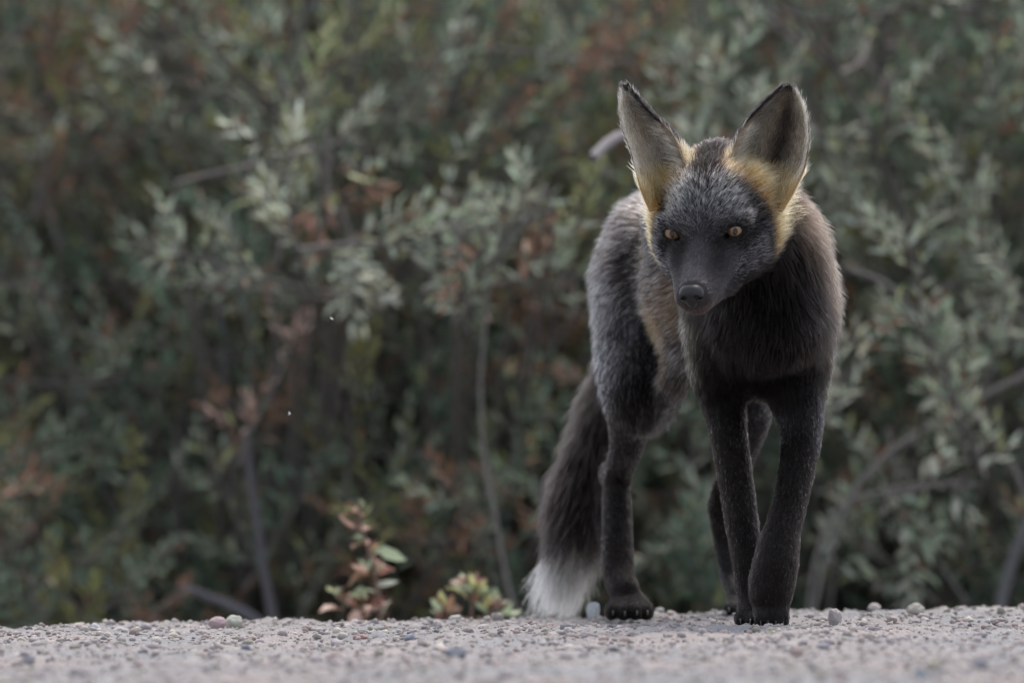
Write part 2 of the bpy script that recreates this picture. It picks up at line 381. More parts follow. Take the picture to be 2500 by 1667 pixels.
shrub(vb(640, 2.3), 1.0, .42, 10, mixA, 'pale-tipped willow shrub left of centre with a bare grey trunk at its foot',
      feats=[(740,240,1.9,.15,1,12,.20,'lime',.026),(960,60,2.1,.6,.8,7,.18,'lime',.028),(620,120,2.1,-.4,1,7,.14,'silver',.026),(690,400,1.7,-.2,1,9,.12,'pale',.026),
             (820,330,1.8,1,.3,9,.2,'silver',.024),(850,560,1.8,.4,-.9,8,.2,'silver',.026),(370,645,1.7,-1,.15,12,.24,'silver',.024),(500,700,1.8,-1,.1,8,.16,'grey',.024),
             (810,520,1.7,.05,-1,5,.10,'rust',.03),(700,860,1.8,.3,.7,9,.15,'pink',.020),(860,700,1.8,.1,-.9,6,.10,'pale',.026),(560,560,2.0,-.2,1,8,.14,'teal',.026),(520,1180,1.9,-.4,.8,10,.15,'grey',.022),(760,1180,1.9,.5,.8,10,.15,'teal',.022),(800,1330,1.9,.3,.8,8,.12,'grey',.022),(900,950,1.95,.2,1,10,.15,'olive',.022),(950,1120,1.9,.4,.8,9,.14,'grey',.022)],
      bare=[([(690,1620),(672,1500),(640,1350),(612,1200),(600,1050)],1.75,.0062,.0045,(.075,.072,.078)),([(700,1560),(600,1490),(520,1460),(430,1420)],1.8,.006,.0045,(.11,.105,.12)),
            ([(620,1620),(570,1300),(548,980),(545,850),(535,690),(560,600)],2.15,.0032,.0024,(.12,.115,.12)),([(730,-20),(770,80),(812,200),(830,330),(845,700),(840,1200),(830,1640)],2.3,.010,.008,DB)])
shrub(vb(1120, 2.5), 1.0, .42, 11, mixB, 'grey-green willow shrub in the middle of the picture just left of the fox',
      feats=[(1110,450,1.8,-.1,1,12,.18,'silver',.026),(1180,560,1.6,.9,.1,16,.22,'silver',.026),(1290,570,1.6,.5,.6,10,.14,'silver',.028),(1130,600,1.6,-.7,-.3,8,.12,'silver',.026),
             (1420,520,1.9,.3,1,6,.10,'lime',.026),(1200,660,1.6,-.4,-.6,7,.12,'silver',.024),(1350,650,1.8,1,.2,8,.16,'grey',.028),(1180,120,2.3,.3,.7,9,.2,'teal',.028),
             (1340,140,2.3,.8,.2,6,.14,'grey',.028),(1120,640,1.5,0,-1,3,.05,'rust',.026),(1350,620,1.7,.8,.5,3,.06,'rust',.028),(1040,1040,2.1,.2,1,8,.14,'teal',.028),(1020,1260,1.9,-.3,.8,10,.14,'grey',.022),(1200,1250,1.9,.3,.9,12,.15,'silver',.022),(1260,1080,1.95,.3,.9,10,.15,'grey',.022),(1240,1400,1.85,.2,.8,9,.10,'teal',.022)],
      bare=[([(1290,1600),(1230,1400),(1175,1150),(1168,1040),(1180,900),(1190,720),(1200,620)],1.6,.0024,.0018,(.15,.14,.13)),([(1260,1640),(1200,1350),(1165,1250),(1080,1180),(1020,1100)],1.9,.0026,.0018,GB)])
shrub(vb(1640, 2.6), 1.0, .42, 10, mixC, 'dark green willow shrub directly behind the fox',
      feats=[(1760,210,1.9,.2,1,13,.20,'silver',.028),(1860,220,1.9,.5,.7,8,.14,'silver',.028),(1660,250,2.0,-.4,.8,8,.14,'silver',.026),(1480,60,2.3,-.3,.8,9,.14,'rust',.026),
             (1330,110,2.3,-.9,.1,9,.2,'silver',.024),(1700,1250,1.9,-.2,1,9,.12,'silver',.026),(1690,1400,1.8,-.5,.9,14,.14,'teal',.030),(1660,1350,1.8,-.9,-.2,8,.08,'silver',.028),
             (1690,1020,2.0,0,.9,5,.08,'silver',.026)],
      bare=[([(1448,385),(1480,350),(1520,325),(1600,305),(1700,420),(1760,800),(1790,1150),(1830,1400),(1850,1620)],1.3,.0055,.006,(.25,.235,.235))])
shrub(vb(2080, 2.4), 1.0, .4, 10, mixC, 'silver-leaved willow shrub just right of the fox with crossing bare twigs',
      feats=[(2080,500,1.9,.3,-.6,10,.14,'silver',.030),(2130,400,2.0,.5,.6,11,.18,'grey',.028),(2080,900,1.7,.3,.5,9,.10,'pale',.024),(2240,650,1.6,-.1,1,9,.14,'silver',.026),
             (2260,780,1.6,-.3,1,12,.18,'silver',.026),(2290,900,1.6,-.4,.9,10,.14,'silver',.028),(2150,1180,1.8,-.5,.7,11,.18,'silver',.026),(2060,1220,1.9,.1,.8,8,.14,'grey',.028),
             (2210,1370,1.8,.1,-.8,11,.16,'silver',.032),(2100,1330,1.8,-.4,.3,8,.12,'silver',.03),(1960,250,2.2,.2,.8,8,.16,'teal',.028),(2000,130,2.3,.2,.6,6,.14,'rust',.028)],
      bare=[([(2080,655),(2140,668),(2210,700),(2240,800),(2290,900),(2380,1000),(2440,1090),(2520,1180),(2580,1400),(2600,1650)],1.6,.0030,.0045,GB),
            ([(1960,1640),(1990,1450),(2060,1200),(2180,1090),(2300,1020),(2420,950),(2520,900)],1.7,.0024,.0034,GB),([(1960,1640),(1975,1450),(2010,1260),(2090,1210),(2260,1180),(2380,1190)],1.7,.002,.0028,GB)])
shrub(vb(2500, 2.3), 1.0, .4, 10, mixC, 'grey-green willow shrub at the right edge of the picture',
      feats=[(2340,350,1.9,-.2,1,12,.22,'silver',.026),(2360,520,1.9,-.4,.6,12,.2,'silver',.026),(2440,640,1.8,.1,1,10,.16,'silver',.026),(2400,760,1.8,-.7,.2,9,.16,'silver',.024),
             (2460,180,2.0,.2,.8,9,.18,'grey',.028),(2380,1420,1.9,-.9,.2,11,.2,'teal',.030),(2360,1170,1.7,.9,.2,5,.10,'pale',.026)],
      bare=[([(2430,1640),(2440,1480),(2480,1330),(2530,1230)],1.8,.008,.006,(.12,.12,.125)),([(2290,1640),(2330,1500),(2420,1420),(2510,1370)],2.0,.004,.004,GB)])
shrub(vb(3050, 2.6), 1.0, .5, 9, mixC, 'dark willow shrub beyond the right edge of the picture')
for k, (px, lab) in enumerate([(-900, 'tall dark shrub of the back row beyond the left edge'), (-100, 'tall olive shrub of the back row behind the left end of the thicket'),
      (600, 'tall olive shrub of the back row behind the pale-tipped willow'), (1250, 'tall dark green shrub of the back row left of the fox'),
      (1850, 'tall dark green shrub of the back row behind the fox'), (2500, 'tall dark shrub of the back row at the right edge'), (3200, 'tall dark shrub of the back row beyond the right edge')]):
    shrub(vb(px, 3.6 + .25 * (k % 2)), 1.3, .5, 10, mixA if k < 3 else mixC, lab, leafL=.032, name='willow_shrub', grp='taller shrubs of the back row')

# small seedlings at the road edge
def seedling(base_px, Y, stems, label, name, grp=None):
    x = P(base_px, 1500, Y)[0]; base = (x, Y, float(max(road_z(x, Y), verge_z(x, Y))) - .01)
    root = empty(name, base); TB = Tubes(); LV = Leaves()
    for poly, leaves in stems:
        pts = np.array([base] + [P(a, b, Y) for a, b in poly])
        tt = np.linspace(0, len(pts) - 1, 12); pp = np.stack([np.interp(tt, np.arange(len(pts)), pts[:, k]) for k in range(3)], -1)
        for _ in range(2): pp[1:-1] = (pp[:-2] + 2 * pp[1:-1] + pp[2:]) / 4
        TB.add(pp, .0024, .0011, (.17, .12, .10), 5)
        for (a, b, a2, b2, wpx, cn) in leaves:
            q = P(a, b, Y + RNG.uniform(-.02, .02)); e = P(a2, b2, Y + RNG.uniform(-.03, .02)); L = np.linalg.norm(e - q)
            col = np.array(PAL2[cn]) * RNG.uniform(.85, 1.15)
            LV.add(q[None], (e - q)[None], np.array([L]), np.array([wpx * .00058]), col[None])
            nearest = pp[np.argmin(np.linalg.norm(pp - q, axis=1))]
            if np.linalg.norm(nearest - q) > .002: TB.add(np.array([nearest, (nearest + q) / 2, q]), .0010, .0008, (.2, .13, .1), 4)
        for k in range(16):
            j = RNG.integers(3, 12); q = pp[j] + RNG.normal(size=3) * .002; cn = ['p', 'g', 'b', 'y', 'r', 'p'][RNG.integers(0, 6)]
            d = np.array([RNG.normal(), RNG.normal() * .7, RNG.uniform(-.1, 1)]); L = RNG.uniform(.009, .019)
            LV.add(q[None], d[None], np.array([L]), np.array([L * .5]), (np.array(PAL2[cn]) * RNG.uniform(.6, 1))[None])
    TB.build('stems', m_bark, root); LV.build('foliage', m_leaf, root)
    return tag(root, label, 'seedling', grp)
PAL2 = dict(g=(.27,.32,.21), y=(.33,.34,.17), p=(.37,.25,.21), r=(.26,.12,.09), s=(.40,.42,.36), b=(.22,.13,.08))
seedling(950, .92, [
 ([(935,1450),(905,1370),(890,1300),(872,1260),(880,1230)],
  [(870,1290,826,1256,16,'p'),(876,1262,872,1234,16,'p'),(884,1262,914,1226,22,'y'),(880,1280,902,1296,16,'p'),(872,1300,872,1340,20,'g'),(876,1330,858,1330,14,'p'),(890,1330,900,1312,12,'r'),
   (898,1345,940,1320,18,'y'),(902,1352,922,1318,14,'r'),(905,1375,966,1390,26,'p'),(900,1360,950,1382,18,'p'),(915,1340,995,1365,26,'g'),(905,1360,896,1400,16,'g'),(915,1400,940,1370,24,'g'),(880,1375,890,1385,12,'p'),
   (905,1405,852,1408,14,'b'),(898,1395,860,1380,14,'p'),(912,1425,975,1420,16,'s'),(895,1462,852,1432,28,'g'),(920,1400,960,1385,14,'r')]),
 ([(900,1490),(850,1480),(820,1450)],
  [(840,1490,782,1478,34,'p'),(850,1470,816,1450,22,'p'),(870,1480,840,1450,16,'r'),(880,1490,850,1520,22,'p'),(885,1475,880,1440,18,'b'),(905,1480,930,1450,22,'r'),(900,1495,870,1515,24,'p'),
   (920,1490,950,1460,20,'p'),(930,1485,925,1440,18,'r'),(860,1500,820,1505,20,'g'),(935,1500,950,1460,14,'s'),(890,1500,915,1470,26,'p')])],
 'small reddish and green leaved seedling on the road edge left of the tail', 'seedling')
seedling(1140, .95, [
 ([(1150,1470),(1160,1430),(1130,1410)],
  [(1140,1460,1090,1420,18,'y'),(1145,1450,1110,1415,16,'g'),(1150,1445,1125,1395,18,'g'),(1155,1450,1150,1400,14,'y'),(1160,1450,1175,1410,18,'y'),(1165,1455,1200,1425,18,'g'),(1160,1445,1190,1415,14,'y'),(1130,1440,1095,1430,12,'g')]),
 ([(1190,1490),(1220,1470)],
  [(1180,1490,1195,1445,18,'y'),(1200,1480,1225,1448,20,'p'),(1205,1490,1240,1460,20,'s'),(1215,1500,1260,1470,18,'g'),(1190,1490,1160,1470,14,'g'),(1230,1500,1275,1490,16,'g')]),
 ([(1090,1500),(1060,1470)],
  [(1080,1490,1050,1460,18,'g'),(1085,1480,1075,1440,16,'y'),(1075,1495,1045,1490,16,'g'),(1095,1490,1105,1450,14,'b'),(1100,1500,1130,1470,16,'b')])],
 'low yellow-green leaved seedling on the road edge beside the tail tip', 'seedling')

# two wisps of seed fluff drifting in the air
m_fluff = mat('seed_fluff', (.8, .8, .76), .9)
for (px, py, Y, s, lab) in [(810, 779, .1, .0028, 'tiny white wisp of seed fluff floating level with the fox chest'), (707, 1008, .1, .0024, 'tiny white wisp of seed fluff floating lower down to the left')]:
    TB = Tubes(); q = P(px, py, Y)
    for k in range(7):
        d = norm(RNG.normal(size=3)) * s * RNG.uniform(.5, 1.1); TB.add(np.array([q, q + d * .5, q + d]), .0005, .0002, (.8, .8, .76), 3)
    tag(TB.build('seed_fluff', m_fluff, None), lab, 'seed fluff')

# ------------------------------------------------------------------ the fox
# signed-distance modelling with smooth unions, meshed with surface nets
class Field:
    def __init__(s, lo, hi, h):
        s.lo = np.array(lo, float); s.h = h; s.n = np.ceil((np.array(hi) - s.lo) / h).astype(int) + 1
        s.D = np.full(s.n, 1.0, np.float32)
        s.ax = [s.lo[k] + h * np.arange(s.n[k]) for k in range(3)]
    def sub(s, c0, c1, pad):
        a = np.clip(np.floor((np.minimum(c0, c1) - pad - s.lo) / s.h).astype(int), 0, s.n); b = np.clip(np.ceil((np.maximum(c0, c1) + pad - s.lo) / s.h).astype(int) + 1, 0, s.n)
        sl = tuple(slice(a[k], b[k]) for k in range(3))
        G = np.stack(np.meshgrid(*[s.ax[k][sl[k]] for k in range(3)], indexing='ij'), -1)
        return sl, G
    def put(s, sl, d, k, cut=False):
        A = s.D[sl]
        if A.size == 0: return
        if cut:
            hh = np.clip(.5 - .5 * (A + d) / k, 0, 1); s.D[sl] = A * (1 - hh) - d * hh + k * hh * (1 - hh)
        else:
            hh = np.clip(.5 + .5 * (d - A) / k, 0, 1); s.D[sl] = d * (1 - hh) + A * hh - k * hh * (1 - hh)
    def cap(s, a, b, ra, rb, k=.012, cut=False):
        a = np.array(a, float); b = np.array(b, float)
        sl, G = s.sub(a, b, max(ra, rb) + k * 1.5 + .01)
        ab = b - a; t = np.clip(((G - a) @ ab) / max(ab @ ab, 1e-9), 0, 1)
        d = np.linalg.norm(G - a - t[..., None] * ab, axis=-1) - (ra + (rb - ra) * t)
        s.put(sl, d, k, cut)
    def ell(s, c, r, M=np.eye(3), k=.012, cut=False):
        """M columns are the axes"""
        c = np.array(c, float); r = np.array(r, float)
        sl, G = s.sub(c, c, r.max() + k * 1.5 + .01)
        q = (G - c) @ M
        k0 = np.linalg.norm(q / r, axis=-1); k1 = np.linalg.norm(q / r ** 2, axis=-1)
        s.put(sl, k0 * (k0 - 1) / np.maximum(k1, 1e-6), k, cut)
    def mesh(s):
        D = s.D; S = D < 0; h = s.h
        nx, ny, nz = D.shape
        acc = np.zeros((nx - 1, ny - 1, nz - 1, 3), np.float32); cnt = np.zeros((nx - 1, ny - 1, nz - 1), np.float32)
        for ax in range(3):
            sl0 = [slice(None)] * 3; sl1 = [slice(None)] * 3; sl0[ax] = slice(0, -1); sl1[ax] = slice(1, None)
            A = D[tuple(sl0)]; B = D[tuple(sl1)]; X = S[tuple(sl0)] != S[tuple(sl1)]
            t = np.where(X, A / np.where(X, A - B, 1), 0)
            o = [k for k in range(3) if k != ax]
            for i in (0, 1):
                for j in (0, 1):
                    q = [slice(None)] * 3
                    q[o[0]] = slice(i, D.shape[o[0]] - 1 + i); q[o[1]] = slice(j, D.shape[o[1]] - 1 + j)
                    xx = X[tuple(q)]; tt = t[tuple(q)]
                    cnt += xx; acc[..., ax] += xx * tt; acc[..., o[0]] += xx * i; acc[..., o[1]] += xx * j
        M = cnt > 0; ids = np.full(M.shape, -1, np.int64); ids[M] = np.arange(M.sum())
        I = np.argwhere(M); V = (I + acc[M] / cnt[M][:, None]) * h + s.lo
        Fs = []
        for ax in range(3):
            o = [k for k in range(3) if k != ax]
            sl0 = [slice(1, -1)] * 3; sl1 = [slice(1, -1)] * 3; sl0[ax] = slice(0, -1); sl1[ax] = slice(1, None)
            A = S[tuple(sl0)]; B = S[tuple(sl1)]; E = np.argwhere(A != B)
            if not len(E): continue
            sign = A[tuple(E.T)]
            E = E.copy(); E[:, o[0]] += 1; E[:, o[1]] += 1
            def cid(i, j):
                q = E.copy(); q[:, o[0]] -= i; q[:, o[1]] -= j; return ids[tuple(q.T)]
            quad = np.stack([cid(1, 1), cid(0, 1), cid(0, 0), cid(1, 0)], -1)
            flip = sign if ax != 1 else ~sign
            quad[~flip] = quad[~flip][:, ::-1]
            Fs.append(quad)
        return V, np.concatenate(Fs)
def vnormals(V, F):
    n = np.zeros_like(V); a = V[F[:, 2]] - V[F[:, 0]]; b = V[F[:, -1]] - V[F[:, 1]] if F.shape[1] == 4 else V[F[:, 1]] - V[F[:, 0]]
    fn = np.cross(a, b) if F.shape[1] == 4 else np.cross(b, a)
    for k in range(F.shape[1]): np.add.at(n, F[:, k], fn)
    return norm(n)

def gnd(px, Y): x = P(px, 1500, Y)[0]; return x, float(road_z(x, Y))
# ---- head frame
HO = P(1719, 560, -.145)
yaw, pit, roll = R(13), R(17), R(2.7)
f = np.array([-math.sin(yaw) * math.cos(pit), -math.cos(yaw) * math.cos(pit), -math.sin(pit)])
r_ = np.array([math.cos(yaw), -math.sin(yaw), 0]); u = np.cross(f, r_); u = u if u[2] > 0 else -u
r2 = r_ * math.cos(roll) + u * math.sin(roll); u2 = -r_ * math.sin(roll) + u * math.cos(roll)
HM = np.stack([r2, f, u2], 1)            # columns: lateral, forward, up
def H(x, y, z): return HO + HM @ np.array([x, y, z])
# ---- body skeleton: name -> list of (point, radius); used for the surface and the lie of the fur
chest = P(1858, 752, .05); waist = P(1715, 715, .22); pelvis = P(1600, 662, .36)
bdir = norm(pelvis - chest); bs = norm(np.cross(bdir, [0, 0, 1])); bu = np.cross(bs, bdir); BM = np.stack([bs, bdir, bu], 1)
def paw_pt(px, Y, h): x, z = gnd(px, Y); return np.array([x, Y, z + h])
frY, flY, hrY, hlY = -.005, -.075, .27, .36
chains = {
 'fore_right': [(P(1785,740,.04),.036),(P(1763,890,.06),.0290),(P(1766,980,.065),.0200),(P(1782,1080,.055),.0172),(P(1800,1200,.04),.0162),(P(1822,1350,.015),.0150),(P(1836,1450,frY+.005),.0140),(paw_pt(1843,frY-.012,.014),.013)],
 'fore_left':  [(P(1920,720,.045),.0305),(P(1946,890,.06),.0290),(P(1950,980,.05),.0235),(P(1955,1080,.03),.0182),(P(1930,1220,-.015),.0160),(P(1912,1290,-.04),.0170),(P(1893,1376,-.065),.0212),(P(1882,1445,-.072),.0210),(P(1885,1492,-.068),.0150)],
 'hind_right': [(P(1568,700,.36),.044),(P(1550,850,.32),.0350),(P(1545,960,.28),.0280),(P(1532,1080,.31),.0160),(P(1508,1165,.355),.0128),(P(1506,1250,.345),.0142),(P(1510,1394,.305),.0150),(paw_pt(1526,.275,.026),.0140)],
 'hind_left':  [(P(1668,700,.38),.040),(P(1790,900,.33),.028),(P(1838,1010,.30),.017),(P(1800,1130,.36),.0140),(P(1764,1235,.42),.0125),(P(1788,1400,.40),.0115),(paw_pt(1810,.37,.02),.0120)],
 'tail': [(P(1565,600,.43),.022),(P(1540,760,.47),.017),(P(1512,890,.48),.018),(P(1474,1000,.49),.019),(P(1443,1110,.49),.0210),(P(1419,1225,.48),.0240),(P(1408,1320,.465),.0220),(P(1372,1402,.455),.0135)],
 'neck': [(H(0,-.055,-.01),.042),(P(1800,520,-.06),.048),(P(1850,620,0),.058),(chest,.05)],
 'trunk': [(chest,.05),(waist,.05),(pelvis,.05)],
}
FB = Field((-.02, -.14, -.06), (.36, .56, .48), .0030)
FB.ell(chest, (.056, .105, .064), BM, .03); FB.ell(waist, (.050, .10, .070), BM, .04); FB.ell(pelvis, (.046, .085, .074), BM, .04)
FB.ell(P(1848, 762, -.005), (.046, .04, .046), k=.03)      # breast
FB.ell(P(1918, 610, -.01), (.026, .03, .040), k=.03)
FB.ell(P(1700, 560, .16), (.035, .09, .03), BM, .04)       # back line
def crom(ch, sp=.007):
    Q = np.array([[*p, r] for p, r in ch]); out = []
    Qe = np.vstack([2 * Q[0] - Q[1], Q, 2 * Q[-1] - Q[-2]])
    for i in range(1, len(Qe) - 2):
        m = max(2, int(np.linalg.norm(Qe[i + 1, :3] - Qe[i, :3]) / sp))
        for t in np.linspace(0, 1, m, endpoint=False):
            a, b, c, d = Qe[i - 1], Qe[i], Qe[i + 1], Qe[i + 2]
            out.append(.5 * (2 * b + (c - a) * t + (2 * a - 5 * b + 4 * c - d) * t * t + (3 * b - a - 3 * c + d) * t ** 3))
    out.append(Q[-1]); return np.array(out)
def putchain(FD, ch, k):
    Q = crom(ch); pad = Q[:, 3].max() + k * 1.5 + .01
    sl, G = FD.sub(Q[:, :3].min(0), Q[:, :3].max(0), pad); D = np.full(G.shape[:3], 1.0, np.float32)
    for q0, q1 in zip(Q[:-1], Q[1:]):
        lo = np.minimum(q0[:3], q1[:3]) - pad; hi = np.maximum(q0[:3], q1[:3]) + pad
        ss = []
        for a_ in range(3):
            ax_ = FD.ax[a_][sl[a_]]; ss.append(slice(int(np.searchsorted(ax_, lo[a_])), int(np.searchsorted(ax_, hi[a_]))))
        ss = tuple(ss); g = G[ss]
        if g.size == 0: continue
        ab = q1[:3] - q0[:3]; t = np.clip(((g - q0[:3]) @ ab) / max(ab @ ab, 1e-9), 0, 1)
        D[ss] = np.minimum(D[ss], np.linalg.norm(g - q0[:3] - t[..., None] * ab, axis=-1) - (q0[3] + (q1[3] - q0[3]) * t))
    FD.put(sl, D, k)
for k_, ch in chains.items():
    if k_ == 'trunk': continue
    putchain(FB, ch, .040 if k_.startswith('fore') else .022); continue
    kk = .022 if k_ in ('neck',) else .012
    for i, ((a, ra), (b, rb)) in enumerate(zip(ch[:-1], ch[1:])): FB.cap(a, b, ra, rb, kk if i else .025)
FB.cap(P(1690, 840, .20), P(1598, 1020, .275), .018, .009, .02)   # flank fold to the knee
# hock point and wrist knobs
FB.ell(P(1492, 1160, .372), (.010, .012, .013), k=.01); FB.ell(P(1756, 1232, .432), (.010, .012, .012), k=.01)
def paw(cx, Y, yawd, s=1.0, lift=0):
    """four toes side by side with a pad behind"""
    x0, z0 = gnd(cx, Y); ca, sa = math.cos(yawd), math.sin(yawd); toes = []
    for i, (dx, dy) in enumerate([(-.0165, -.012), (-.0058, -.020), (.0058, -.020), (.0165, -.012)]):
        q = np.array([x0 + s * (dx * ca - dy * sa), Y + s * (dx * sa + dy * ca), z0 + .0078 * s + lift])
        FB.ell(q, (.0070 * s, .013 * s, .0085 * s), k=.002)
        FB.cap(q + np.array([0, .003, .004]), np.array([x0 + dx * .5, Y + .012, z0 + .018 + lift]), .0056 * s, .0085 * s, .004)
        toes.append(q + np.array([-sa * -.013 * s, -ca * .0125 * s, .0005]))
    FB.ell((x0, Y + .004, z0 + .012 + lift), (.0155 * s, .018 * s, .011 * s), k=.006)
    return toes
toes = paw(1534, .262, R(4), 1.02) + paw(1843, frY - .012, 0, .85) + paw(1812, .36, 0, .8)
# near forepaw: wrist flexed, toes just touching down
x0, z0 = gnd(1884, -.075)
for i, (dx, dy) in enumerate([(-.0105, -.003), (-.0036, -.008), (.0036, -.008), (.0105, -.003)]):
    q = np.array([x0 + dx, -.078 + dy, z0 + .010])
    FB.ell(q, (.0056, .008, .0105), k=.004); FB.cap(q, P(1883, 1488, -.070) + np.array([dx * .6, 0, 0]), .0058, .008, .005)
    toes.append(q + np.array([0, -.0085, -.003]))
Vb, Fb = FB.mesh()
for it in range(2):    # light relaxation of the net
    n = np.zeros_like(Vb); c = np.zeros(len(Vb))
    for a in range(4):
        np.add.at(n, Fb[:, a], Vb[Fb[:, (a + 1) % 4]] + Vb[Fb[:, (a + 3) % 4]]); np.add.at(c, Fb[:, a], 2)
    Vb = .5 * Vb + .5 * n / c[:, None]
# ---- head
FH = Field(H(0, -.01, 0) - .125, H(0, -.01, 0) + .125, .0014)
def hell(x, y, z, rx, ry, rz, k=.012, tilt=0, cut=False):
    c, s = math.cos(tilt), math.sin(tilt); T = np.array([[1, 0, 0], [0, c, -s], [0, s, c]]); FH.ell(H(x, y, z), (rx, ry, rz), HM @ T, k, cut)
def hcap(a, b, ra, rb, k=.010, cut=False): FH.cap(H(*a), H(*b), ra, rb, k, cut)
hell(0, -.044, .018, .042, .050, .038, .01); hell(0, -.082, .028, .034, .034, .032, .02)
hell(0, -.012, .008, .033, .034, .022, .015)
FH.cap(H(0, -.055, -.01), P(1800, 520, -.06), .040, .046, .02); FH.cap(P(1800, 520, -.06), P(1850, 620, 0), .046, .052, .02)
for s in (-1, 1):
    hell(s * .033, -.024, -.018, .0195, .032, .023, .016)
    hell(s * .038, -.050, -.024, .018, .028, .032, .02)
    hell(s * .042, -.050, .016, .014, .016, .026, .024)
    hcap((s * .023, -.022, -.042), (s * .010, .042, -.051), .016, .010, .018)
    hell(s * .0195, .010, -.020, .0125, .022, .012, .012, tilt=-.4)     # cheek to muzzle
    hcap((s * .018, .014, -.024), (s * .0075, .066, -.046), .014, .0115, .010)
hcap((0, -.002, -.004), (0, .071, -.034), .0150, .0090, .012)          # bridge
hcap((0, .0, -.034), (0, .058, -.054), .019, .0112, .010)             # jaw
EY = []
for s in (-1, 1):
    e = np.array([s * .0298, -.0015, -.0005]); EY.append((s, e))
    hell(*e, .0112, .0112, .0112, .007)
    hcap((s * .019, .007, .0078), (s * .041, -.006, .0088), .0050, .0045, .005)     # brow over the eye
for s, e in EY:
    hell(e[0] + s * .0014, e[1] + .012, e[2] - .0006, .0070, .012, .0050, .002, cut=True)
    hell(e[0] - s * .0062, e[1] + .010, e[2] - .0042, .0035, .008, .0022, .002, cut=True)   # tear corner
for s in (-1, 1): hcap((s * .019, .0112, .0058), (s * .042, .0005, .0062), .0036, .0032, .0015)
Vh, Fh = FH.mesh()
# trim the neck end of the head block, it continues inside the body mesh
loc = (Vh - HO) @ HM
back = (Vh[:, 1] > -.012)
keep = ~np.any(back[Fh], axis=1); Fh = Fh[keep]

# ---- ears: two-sided shells between a lateral and a medial edge
def spline(pts, n):
    pts = np.array(pts, float); t = np.concatenate([[0], np.cumsum(np.linalg.norm(np.diff(pts[:, :2], axis=0), axis=1))]); t /= t[-1]
    tt = np.linspace(0, 1, n); o = np.stack([np.interp(tt, t, pts[:, k]) for k in range(pts.shape[1])], -1)
    for _ in range(3): o[1:-1] = (o[:-2] + 2 * o[1:-1] + o[2:]) / 4
    return o
NU, NV = 33, 41
def ear(left_edge, right_edge, bulge, depth, yb, yt, thick=.0016):
    Lc = spline(left_edge, NV); Rc = spline(right_edge, NV); out = []
    for j in range(NV):
        v = j / (NV - 1); Y = yb + (yt - yb) * v
        a = P(Lc[j, 0], Lc[j, 1], Y + Lc[j, 2]); b = P(Rc[j, 0], Rc[j, 1], Y + Rc[j, 2])
        wdt = np.linalg.norm(b - a)
        for i in range(NU):
            t = i / (NU - 1); w4 = (1 - (2 * t - 1) ** 2) ** .8
            q = a * (1 - t) + b * t + (bulge * wdt * .5 + np.array([0, depth * wdt, 0])) * w4
            out.append(q)
    V = np.array(out).reshape(NV, NU, 3)
    i = np.arange(NV * NU).reshape(NV, NU); F = np.stack([i[:-1, :-1], i[:-1, 1:], i[1:, 1:], i[1:, :-1]], -1).reshape(-1, 4)
    N = vnormals(V.reshape(-1, 3), F).reshape(NV, NU, 3)
    if N[..., 1].mean() > 0: N = -N       # N faces the viewer = inside of the cup
    inner = V.reshape(-1, 3); outer = (V - N * thick * (1 + 1.2 * (1 - np.linspace(0, 1, NV))[:, None, None])).reshape(-1, 3)
    Fi = F if vnormals(inner, F)[:, 1].mean() < 0 else F[:, ::-1]; Fo = Fi[:, ::-1] + len(inner)
    # rim strip
    bd = np.concatenate([i[:, 0], i[-1, 1:], i[::-1, -1][1:]]); rim = np.stack([bd[:-1], bd[1:], bd[1:] + len(inner), bd[:-1] + len(inner)], -1)
    Vall = np.concatenate([inner, outer]); vv = np.repeat(np.linspace(0, 1, NV), NU); uu = np.tile(np.linspace(0, 1, NU), NV)
    return Vall, np.concatenate([Fi, Fo, rim]), N.reshape(-1, 3), vv, uu
earA = ear([(1590,515,.006),(1568,465,0),(1553,408,0),(1541,362,0),(1522,319,0),(1514,268,0),(1514,235,0),(1517,208,0)],
           [(1680,470,.0),(1676,420,.0),(1664,384,0),(1648,346,0),(1616,306,0),(1584,277,0),(1548,232,0),(1530,206,0)],
           np.array([.85, 0, .12]), .42, HO[1] + .020, HO[1] + .062)
earB = ear([(1800,478,-.0),(1785,430,0),(1790,385,0),(1805,335,0),(1832,290,0),(1862,258,0),(1893,228,0),(1910,212,0)],
           [(1905,515,.008),(1935,465,.004),(1960,415,.004),(1972,350,0),(1971,300,0),(1961,258,0),(1950,228,0),(1936,211,0)],
           np.array([-.55, 0, .10]), .50, HO[1] + .016, HO[1] + .054)

